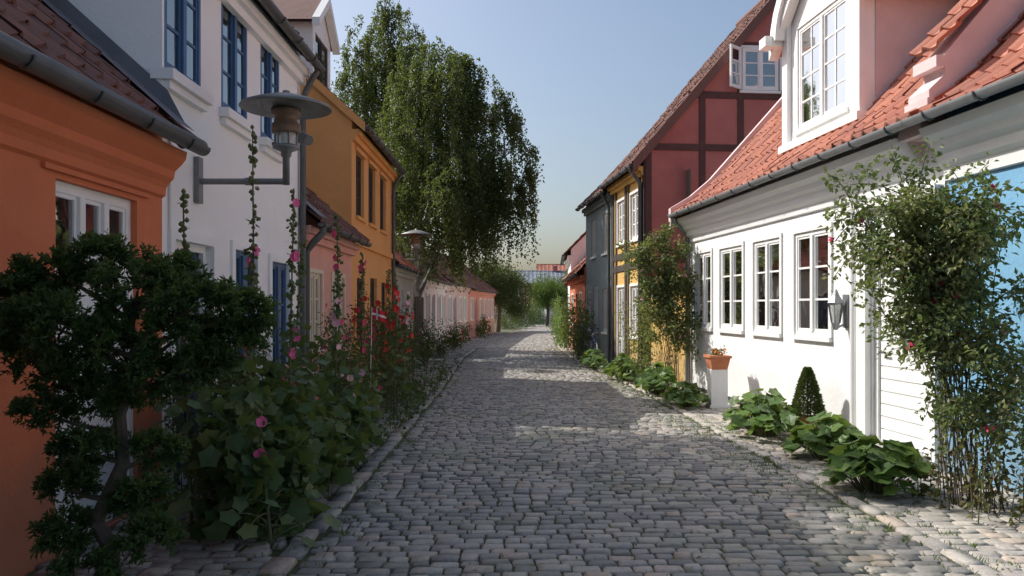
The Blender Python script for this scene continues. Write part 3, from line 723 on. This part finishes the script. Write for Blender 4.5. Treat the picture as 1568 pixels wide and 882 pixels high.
# --- yew (cloud-like dark conifer), near left
g=G()
pads=[(-2.45,4.0,1.62,.20),(-2.12,4.15,1.84,.15),(-1.88,4.0,1.68,.20),(-1.60,4.05,1.60,.19),(-1.38,4.1,1.56,.11),(-2.22,3.85,1.50,.21),(-1.72,4.1,1.44,.19),(-2.48,4.1,1.36,.17),(-1.98,3.9,1.38,.19),(-2.65,4.1,1.6,.22),
 (-2.24,4.,1.22,.13),(-1.80,4.0,1.24,.13),(-2.05,4.1,1.12,.10),(-2.34,4.,1.06,.08),(-2.12,3.95,.90,.09),(-1.86,4.1,.86,.09),(-2.24,4.0,.70,.09),(-1.92,4.05,.64,.10),(-2.26,4.,.47,.10),(-1.87,4.1,.40,.10),(-2.1,3.9,.27,.11),(-1.47,4.2,1.42,.13),(-1.78,4.2,1.77,.09),(-2.34,4.05,1.77,.11),(-1.55,4.1,1.3,.09)]
tr=np.array([(-2.1,4.1,0),(-2.06,4.1,.35),(-2.14,4.1,.5),(-1.98,4.05,.8),(-2.02,4.1,1.05),(-1.9,4.05,1.3),(-1.95,4.05,1.55)]);g.tube(tr,[.05,.045,.04,.036,.034,.03,.02],8,1,.5)
for (x,y,z,r) in pads:
    b=along(tr,np.array([min(.98,z/1.75)]))[0];g.tube(bez(b,((b[0]+x)/2,(b[1]+y)/2,z-.08),(x,y,z),6),np.linspace(.018,.006,6),5,1,.5)
    nt_=int(14+420*r*r)
    for q in range(nt_):
        d=rdir(1,.35)[0];c0=np.array([x,y,z])+d*np.array([r*1.1,r*1.1,r*.5])*(.5+.6*rng.random()**.6)
        tone=rng.uniform(0,.3)
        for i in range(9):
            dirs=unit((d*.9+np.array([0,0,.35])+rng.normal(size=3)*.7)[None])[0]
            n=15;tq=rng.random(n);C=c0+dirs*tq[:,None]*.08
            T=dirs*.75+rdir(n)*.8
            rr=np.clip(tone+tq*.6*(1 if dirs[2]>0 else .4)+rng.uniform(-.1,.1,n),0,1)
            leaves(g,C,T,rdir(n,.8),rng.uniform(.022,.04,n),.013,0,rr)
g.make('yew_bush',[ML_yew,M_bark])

# --- hollyhocks and mixed border, left
def hollyhock(base,hgt,lean,nf=10,fc=2,name='hollyhock_plant',leafn=26):
    g=G();x,y=base
    tip=(x+lean,y+random.uniform(-.15,.15),hgt);p=bez((x,y,0),(x+lean*.3+random.uniform(-.06,.06),y,hgt*.5),tip,14)
    g.tube(p,np.linspace(.012,.005,14),6,1,.5)
    n=leafn;t=rng.random(n)*.4;C=along(p,t)
    a=rng.random(n)*6.28;o=np.stack([np.cos(a),np.sin(a),rng.uniform(-.1,.5,n)],1)
    d=rng.uniform(.12,.42,n)*(1-t*.9);E=C+o*d[:,None]
    for i in range(n): g.tube(bez(C[i],(C[i]+E[i])/2+np.array([0,0,.04]),E[i],4),.004,4,1,.5)
    sz=rng.uniform(.11,.2,n)*(1-t);leaves(g,E,o+np.array([0,0,-.6]),rdir(n,2.)+o*.4,sz,sz*1.05,0,np.clip(rng.normal(.45,.25,n),0,1),'lobed')
    n=30;t=.4+rng.random(n)*.58;C=along(p,t);o=rdir(n);sz=.10*(1.25-t)
    leaves(g,C+o*.03,o+np.array([0,0,-.3]),rdir(n,1),sz,sz*.9,0,rng.random(n),'lobed')
    n=int(30*hgt);t=.5+.5*rng.random(n);C=along(p,t)+rdir(n)*.026
    for c in C: g.lathe([(.0,-.018),(.016,-.008),(.017,.004),(.008,.016),(0,.022)],c,6,0,.85)
    n=nf;t=.45+.5*rng.random(n);C=along(p,t);o=rdir(n);o[:,1]=-abs(o[:,1])*.7;o[:,2]*=.3;o=unit(o)
    for c,q in zip(C,o):
        up=np.array([0,0,1.]);s=random.uniform(.04,.055);side=np.cross(q,up)
        for kk in range(5):
            an=kk*1.257;dd=up*math.cos(an)+side*math.sin(an)
            leaves(g,(c+q*.03)[None],(dd+q*.35)[None],(q-dd*.35)[None],s,s*1.1,2,np.array([.5]),'r')
    return g.make(name,[ML_holly,ML_stem,[MF_pink,MF_red,MF_lp,MF_crim][fc-2]])
for (b,hh,l,nf,fc) in (((-2.12,6.6),3.05,-.0,4,2),((-1.98,7.0),2.65,.05,4,2),((-2.25,5.6),2.4,-.02,0,2),((-1.6,5.3),.95,-.1,3,2),((-2.1,9.6),2.75,-.05,4,5),((-2.0,10.4),2.3,.05,6,5),((-1.9,8.6),2.0,.05,6,4),((-2.2,8.0),2.3,.1,2,2),((-1.75,11.8),2.1,.05,8,3),((-1.9,12.6),2.2,-.03,6,3),((-2.0,6.1),1.5,0,2,5),((-1.85,13.5),1.8,.1,6,4)):
    hollyhock(b,hh,l,nf,fc)
def border(name,x0,x1,y0,y1,n,hr,npc,L,asp,lm,shape,spread,fl=None,nf=0,crad=.005,fs=.035,rb=(.15,.85),slope=0):
    g=G();cs=[]
    for i in range(n):
        s=random.random();x=x0+(x1-x0)*s;y=random.uniform(y0,y1);hh=random.uniform(*hr)*(1-slope*s);a=random.uniform(0,6.28);r=random.uniform(.05,.35)*hh*.5
        cs.append(bez((x,y,0),(x,y,hh*.7),(x+r*math.cos(a),y+r*math.sin(a),hh),8))
    caneplant(g,cs,npc,spread,L,.35,asp,0,1,shape,.08,.25,crad,.03,rb)
    mats=[lm,ML_stem]
    if fl:
        mats.append(fl)
        for i in range(nf):
            c=cs[random.randrange(n)];p=along(c,np.array([random.uniform(.6,1.)]))[0]+rdir(1)[0]*spread*.9
            o=rdir(1)[0];o[1]=-abs(o[1]);up=unit(np.cross(o,rdir(1)[0])[None])[0];sd=np.cross(o,up)
            for kk in range(5):
                an=kk*1.257;dd=up*math.cos(an)+sd*math.sin(an);leaves(g,p[None],(dd+o*.4)[None],(o-dd*.3)[None],fs,fs*1.1,2,np.array([.5]),'r')
    return g.make(name,mats)
border('broadleaf_border_plant',-2.25,-1.5,5.3,6.9,46,(.6,1.3),26,.14,.95,ML_holly,'lobed',.16,slope=.45)
border('broadleaf_border_plant',-2.5,-1.5,6.8,9.5,46,(.6,1.4),26,.13,.95,ML_holly,'lobed',.16,MF_crim,12,slope=.45)
border('dark_shrub',-2.6,-2.2,6.0,7.0,18,(1.0,1.75),120,.045,.6,ML_dark,'d',.11)
border('flowering_shrub',-2.5,-1.7,9.3,12.5,40,(.9,1.8),100,.055,.6,ML_shrub,'d',.14,MF_crim,36,slope=.35)
border('red_rose_bush',-2.5,-1.8,12.2,15.5,34,(.9,2.0),90,.06,.6,ML_dark,'d',.16,MF_red,80,fs=.055,slope=.3)
border('pink_flower_bush',-2.5,-1.65,8.2,10.5,24,(.6,1.5),60,.06,.6,ML_shrub,'d',.14,MF_lp,30,fs=.045,slope=.35)
border('climbing_shrub',-2.75,-2.2,15.5,19.3,24,(.8,1.9),90,.07,.6,ML_dark,'d',.17,MF_crim,20,slope=.3)
border('flowering_shrub',-2.85,-2.2,19.8,26,26,(.4,1.5),80,.08,.6,ML_shrub,'d',.18,MF_lp,24,fs=.05,slope=.3)
border('low_shrub',-2.65,-2.0,27,38,22,(.4,1.3),80,.1,.6,ML_dark,'d',.2,MF_red,12,fs=.06,slope=.3)
border('low_shrub',-1.8,-1.3,39,48,16,(.4,1.2),80,.12,.6,ML_shrub,'d',.22)
border('ground_cover',-1.95,-1.35,5.2,20,70,(.12,.38),24,.06,.8,ML_shrub,'d',.1)

# --- right climbing roses
def rose(name,base,tips,npc,L,spread,nfl,fm,side=2,crad=.009):
    g=G();cs=[]
    for tp in tips:
        for k in range(side):
            b=np.array([base[0]+random.uniform(-.15,.15),base[1]+random.uniform(-.2,.2),0]);e=np.array(tp)+rng.normal(size=3)*.15
            m_=np.array([b[0]*.6+e[0]*.4,b[1]*.6+e[1]*.4,max(e[2]*1.05,.8)])
            c=bez(b,m_,e,12);c[1:-1]+=rng.normal(size=(10,3))*.02;cs.append(c)
            for j in range(7):
                t=random.uniform(.35,.98);p=along(c,np.array([t]))[0];e2=p+rdir(1,.1)[0]*random.uniform(.2,.5);cs.append(bez(p,(p+e2)/2+np.array([0,0,.1]),e2,6))
    caneplant(g,cs,npc,spread,L,.35,.62,0,1,'d',.3,.1,crad*.6,.02,(.3,.9))
    for i in range(nfl):
        c=cs[random.randrange(len(cs))];p=along(c,np.array([random.uniform(.5,1.)]))[0]+rdir(1)[0]*spread*.8+np.array([-.05,-.05,0])
        for kk in range(8): leaves(g,p[None],rdir(1,.3),rdir(1),.04,.04,2,np.array([.5]),'r')
    return g.make(name,[ML_rose,M_bark,fm])
rose('climbing_rose',(3.68,6.35),[(3.45,6.4,2.75),(3.15,6.6,2.5),(2.9,6.8,2.4),(2.8,6.9,2.2),(3.1,6.6,2.1),(3.75,6.4,2.3),(3.6,6.2,1.9),(3.4,6.6,1.6),(3.85,6.0,1.3),(3.65,6.,.9),(3.3,6.5,2.1),(3.55,6.6,2.35),(3.2,6.5,2.3),(3.6,6.3,1.7),(3.5,6.4,2.1),(3.4,6.3,2.45),(3.4,6.1,.8),(3.15,6.3,1.2),(3.2,6.4,1.9)],52,.056,.105,22,MF_crim)
rose('climbing_rose',(3.05,15.3),[(2.95,15.2,3.0),(2.6,15.3,2.6),(2.4,15.5,2.4),(3.1,15.4,2.5),(2.6,15.2,1.9),(3.2,15,2.0),(2.8,15.2,1.4),(3.2,15,1.3),(2.9,15.6,2.8)],55,.075,.13,10,MF_lp)
border('ochre_stemmed_shrub',2.5,3.0,15.8,17.8,20,(.9,1.9),70,.07,.6,ML_rose,'d',.15)
border('street_shrub',1.95,2.3,22.5,27,28,(.7,2.0),110,.08,.6,ML_shrub,'d',.2)
border('street_shrub',1.9,2.2,27,36,28,(.6,2.2),110,.1,.6,ML_light,'d',.22)
border('street_shrub',2.3,2.9,36,47,24,(.6,2.0),90,.12,.6,ML_shrub,'d',.25)
def mantle(name,c,r,h,n):
    g=G();a=rng.random(n)*6.28;q=rng.random(n)**.6;E=np.stack([c[0]+np.cos(a)*q*r[0],c[1]+np.sin(a)*q*r[1],h*(1-q**2*.6)*rng.uniform(.45,1.1,n)+.03],1)
    for i in range(n): g.tube(bez((c[0]+(E[i][0]-c[0])*.3,c[1]+(E[i][1]-c[1])*.3,0),(E[i]*.7+np.array([c[0],c[1],h*.9])*.3),E[i],4),.004,4,1,.5)
    o=np.stack([np.cos(a),np.sin(a),-.25+0*a],1);sz=rng.uniform(.09,.19,n);leaves(g,E-o*sz[:,None]*.4,o,rdir(n,2.2)+o*.6,sz,sz,0,rng.random(n),'lobed')
    return g.make(name,[ML_light,ML_stem])
mantle('leafy_plant',(3.12,9.9),(.42,.85),.5,230);mantle('leafy_plant',(3.28,8.3),(.36,.5),.42,160);mantle('leafy_plant',(3.12,6.85),(.42,.45),.42,190)
mantle('leafy_plant',(2.75,12.7),(.3,.55),.35,110);mantle('leafy_plant',(2.65,14.6),(.35,.9),.5,170);mantle('leafy_plant',(2.4,17.2),(.35,1.),.5,160);mantle('leafy_plant',(2.1,20.5),(.3,1.3),.5,140)
border('dry_ground_plant',3.35,4.0,5.7,6.9,26,(.2,.55),26,.06,.7,leafm('dry_leaf',(.05,.05,.02),(.12,.08,.04),(.12,.15,.05)),'d',.1)
g=G()
def tuft(x,y,n=14,hh=.09):
    a=rng.random(n)*6.28;C=np.stack([x+rng.normal(size=n)*.03,y+rng.normal(size=n)*.03,np.full(n,.0)],1)
    leaves(g,C,np.stack([np.cos(a)*.5,np.sin(a)*.5,np.ones(n)],1),np.stack([-np.sin(a),np.cos(a),0*a],1)+rng.normal(size=(n,3))*.2,hh*rng.uniform(.5,1.2,n),.008,0,rng.random(n))
for i in range(1700):
    y=4.5+26*random.random();s=random.choice([0,0,1,1,1,2])
    x=(lk(y)+random.gauss(.1,.2)) if s==0 else (rk(y)+random.gauss(-.05,.25) if s==1 else random.uniform(lk(y)-.9,lk(y)))
    tuft(x,y,10,random.uniform(.03,.07))
g.make('grass_tufts',ML_light)
g=G();n=420;C=np.stack([rng.uniform(-1.5,3.2,n),4.6+rng.random(n)**1.5*14,np.full(n,.033)],1)
leaves(g,C,rdir(n)*np.array([1,1,.15]),rdir(n,4),rng.uniform(.02,.045,n),.018,0,rng.random(n));g.make('fallen_leaves',leafm('fallen_leaf',(.10,.07,.03),(.2,.15,.05),(.22,.2,.06)))

# ================= SMALL OBJECTS
def _lg():
    m,nt,p=newmat('frosted_lamp_glass');p.inputs['Base Color'].default_value=(.75,.78,.75,1);p.inputs['Roughness'].default_value=.2;p.inputs['Transmission Weight'].default_value=.5
    n=noise(nt,9,3,.5);r=ramp(nt,n.outputs['Fac'],[(.3,(.6,.62,.6)),(.7,(.8,.82,.8))]);nt.links.new(r.outputs['Color'],p.inputs['Base Color']);return m
M_lampglass=_lg()
def streetlamp(wx,y,reach,z0):
    h=H('street_lamp',None,(wx+reach,y));h.mat('lamp_metal',M_lampm,True);h.mat('lamp_collar',M_lampb,True);h.mat('arm',M_lampm);h.mat('lamp_glass',M_lampglass,True)
    a=h.g('arm');a.box(W0,wx+.001,wx+.05,y-.05,y+.05,z0-.2,z0+.22)
    a.tube([(wx+.04,y,z0),(wx+reach*.5,y,z0),(wx+reach,y,z0)],.028,8,cap=True)
    a.tube([(wx+reach*.55,y,z0),(wx+reach*.6,y,z0)],.036,8,cap=True)
    c=(wx+reach,y,z0)
    h.g('lamp_metal').lathe([(0,-.03),(.032,-.03),(.032,.22),(.045,.23),(.05,.27),(.12,.30),(.12,.33),(.0,.33)],c,20)
    h.g('lamp_glass').lathe([(.085,.33),(.09,.36),(.09,.50),(.085,.52)],c,20)
    for i in range(6):
        t=i*math.pi/3;h.g('lamp_metal').tube([(c[0]+.1*math.cos(t),c[1]+.1*math.sin(t),z0+.32),(c[0]+.1*math.cos(t),c[1]+.1*math.sin(t),z0+.54)],.008,4)
    h.g('lamp_collar').lathe([(.0,.44),(.125,.44),(.13,.46),(.13,.52),(.10,.54),(.10,.60),(.135,.61),(.135,.66),(.0,.67)],c,20)
    h.g('lamp_metal').lathe([(.0,.72),(.10,.66),(.13,.68),(.30,.68),(.40,.66),(.415,.668),(.40,.69),(.30,.73),(.14,.78),(.04,.80),(.03,.83),(0,.83)],c,36)
    h.done()
streetlamp(XL,7.3,.83,2.75)
streetlamp(-3.0,21.2,.45,2.85)
g=G();g.tube([(XL,9.3,3.45),(XL+.3,9.3,3.6),(XL+.42,9.3,3.6)],.018,6);g.tube([(XL+.36,9.3,3.6),(XL+.42,9.25,3.58),(XL+.58,9.1,3.5)],[.05,.075,.06],10,cap=True);g.make('wall_spotlight',M_gutd)
h=H('wall_lantern',FWC,FWC(uy(9.55),.1,0));h.mat('body',M_zinc);h.mat('lantern_glass',M_lampglass,True)
u=uy(9.55);h.g('body').box(FWC,u-.05,u+.05,.001,.03,1.35,1.75);h.g('body').lathe([(0,.02),(.03,.03),(.05,.1),(.05,.11)],FWC(u,.14,1.3),6);h.g('body').lathe([(.085,.33),(.1,.35),(.05,.43),(.02,.5),(0,.52)],FWC(u,.14,1.3),6)
for i in range(6):
    an=i*math.pi/3;c=FWC(u,.14,1.3);h.g('body').tube([(c[0]+.054*math.cos(an),c[1]+.054*math.sin(an),c[2]+.11),(c[0]+.09*math.cos(an),c[1]+.09*math.sin(an),c[2]+.34)],.006,4)
h.g('lantern_glass').lathe([(.05,.11),(.084,.33)],FWC(u,.14,1.3),6);h.g('body').tube([FWC(u,.02,1.4),FWC(u,.14,1.34)],.012,6);h.done()
h=H('flower_pedestal',None,(3.25,12.45));h.mat('pedestal',M_wpaint);h.mat('planter_box',M_terra);h.mat('planter_flowers',[ML_shrub,ML_stem,MF_or])
px,py=3.25,12.6
h.g('pedestal').box(W0,px-.13,px+.13,py-.13,py+.13,0,.62);h.g('pedestal').box(W0,px-.15,px+.15,py-.15,py+.15,0,.06)
g=h.g('planter_box');s0,s1,zt=.12,.16,.2
V=[(px+a*s,py+b*s*1.2,.62+z) for z,s in ((0,s0),(zt,s1)) for a,b in ((-1,-1),(1,-1),(1,1),(-1,1))];g.add(V,[[0,1,5,4],[1,2,6,5],[2,3,7,6],[3,0,4,7],[0,1,2,3]])
g.box(W0,px-s1-.015,px+s1+.015,py-s1*1.2-.015,py+s1*1.2+.015,.80,.835)
cs=[bez((px+random.uniform(-.1,.1),py+random.uniform(-.12,.12),.83),(px,py,.9),(px+random.uniform(-.17,.17),py+random.uniform(-.2,.2),random.uniform(.84,.95)),5) for _ in range(14)]
caneplant(h.g('planter_flowers'),cs,9,.04,.04,.3,.8)
for c in cs:
    for kk in range(4): leaves(h.g('planter_flowers'),c[-1][None]+rdir(1)*.02,rdir(1,.4),rdir(1),.03,.03,2,np.array([.5]),'r')
h.done()
h=H('topiary_cone',None,(3.62,9.75));h.mat('pot',M_terra,True);h.mat('foliage',[ML_dark,M_bark])
c=(3.62,9.75,0)
h.g('pot').lathe([(0,0),(.11,0),(.15,.22),(.17,.22),(.17,.26),(.145,.26),(.14,.22),(0,.22)],c,20)
h.g('foliage').tube([(c[0],c[1],.2),(c[0],c[1],.8)],.012,6,1)
n=7500;z=rng.random(n)**1.25;a=rng.random(n)*6.28;r=.185*(1-z)**.75*(.6+.45*rng.random(n))+.012
C=np.stack([c[0]+r*np.cos(a),c[1]+r*np.sin(a),.27+z*.58],1);T=np.stack([np.cos(a),np.sin(a),np.full(n,.6)],1)+rdir(n)*.7
leaves(h.g('foliage'),C,T,rdir(n,.5),rng.uniform(.025,.045,n),.014,0,rng.random(n));h.done()
g=G();g.box(W0,3.35,3.75,8.75,9.1,0,.14);g.box(W0,3.38,3.72,8.78,9.07,.141,.17);g.make('stone_trough',M_stone,None,False,.01)
h=H('small_flag',None,(-1.95,11.2));h.mat('flag_pole',M_wpaint);h.mat('flag_cloth',[flw('flag_red',(.6,.02,.03)),flw('flag_white',(.8,.8,.8))],True)
h.g('flag_pole').tube([(-2.0,11.2,0),(-1.97,11.2,1.6)],.005,6)
g=h.g('flag_cloth');nx,nz=14,10
V=[(-1.97+.2*i/nx,11.2+.02*math.sin(i*.6),1.58-.15*j/nz-.06*(i/nx)**1.5) for j in range(nz+1) for i in range(nx+1)]
for j in range(nz):
    for i in range(nx):
        wc=(i in (4,5)) or (j in (4,5));q=[j*(nx+1)+i,j*(nx+1)+i+1,(j+1)*(nx+1)+i+1,(j+1)*(nx+1)+i];g.add([V[k] for k in q],[[0,1,2,3]],1 if wc else 0)
h.done()
def bike(x,y,ang):
    h=H('bicycle',None,(x,y));h.mat('wheels',M_gutd);h.mat('bike_frame',M_dblue);h.mat('saddle',M_dark)
    c,s=math.cos(ang),math.sin(ang)
    def P(a,z,l=0): return (x+a*c-l*s+.12*z,y+a*s+l*c,z)
    for wc in (-.52,.52):
        h.g('wheels').tube([P(wc+.33*math.cos(t),.34+.33*math.sin(t)) for t in np.linspace(0,2*math.pi,25)],.016,6)
        for t in np.linspace(0,math.pi,8)[:-1]: h.g('wheels').tube([P(wc+.32*math.cos(t),.34+.32*math.sin(t)),P(wc-.32*math.cos(t),.34-.32*math.sin(t))],.003,3)
    f=h.g('bike_frame')
    for a,b in (((-.52,.34),(-.1,.3)),((-.1,.3),(-.22,.85)),((-.52,.34),(-.2,.75)),((-.1,.3),(.36,.72)),((-.19,.72),(.34,.84)),((.33,.95),(.52,.34))): f.tube([P(*a),P(*b)],.015,6)
    f.tube([P(.33,.95),P(.3,1.02)],.012,6);f.tube([P(.2,1.05,-.28),P(.3,1.03,-.1),P(.3,1.03,.1),P(.2,1.05,.28)],.012,6)
    h.g('saddle').box(frame((P(-.24,.0)[0]+.1,P(-.24,0)[1]),(c,s),(-s,c)),-.12,.14,-.06,.06,.87,.92);h.done()
bike(2.05,20.9,1.62);bike(1.98,23.3,1.6)

# ================= LIGHT, SKY, CAMERA
el=math.radians(43);v=Vector((-.88*math.cos(el),.475*math.cos(el),math.sin(el))).normalized()
w=bpy.data.worlds.new('World');SC.world=w;w.use_nodes=True;nt=w.node_tree
sk=nt.nodes.new('ShaderNodeTexSky');sk.sky_type='NISHITA';sk.sun_disc=False;sk.sun_elevation=el;sk.sun_rotation=math.atan2(v.x,v.y)
sk.air_density=1.1;sk.dust_density=3.6;sk.ozone_density=1.6
bg=nt.nodes['Background'];nt.links.new(sk.outputs[0],bg.inputs[0]);bg.inputs[1].default_value=.15
sl=bpy.data.lights.new('sun','SUN');sl.energy=5;sl.angle=math.radians(.5);sl.color=(1,.97,.92)
so=bpy.data.objects.new('sun',sl);COL.objects.link(so);so.rotation_euler=v.to_track_quat('Z','Y').to_euler();so.location=(-20,20,30)
cd=bpy.data.cameras.new('camera');cam=bpy.data.objects.new('camera',cd);COL.objects.link(cam);SC.camera=cam
cam.location=(0,0,1.6);cam.rotation_euler=(math.radians(90),0,0);cd.sensor_width=36;cd.lens=28;cd.shift_y=.0185;cd.clip_start=.05;cd.clip_end=2000
SC.view_settings.view_transform='Standard';SC.view_settings.look='None';SC.view_settings.exposure=0
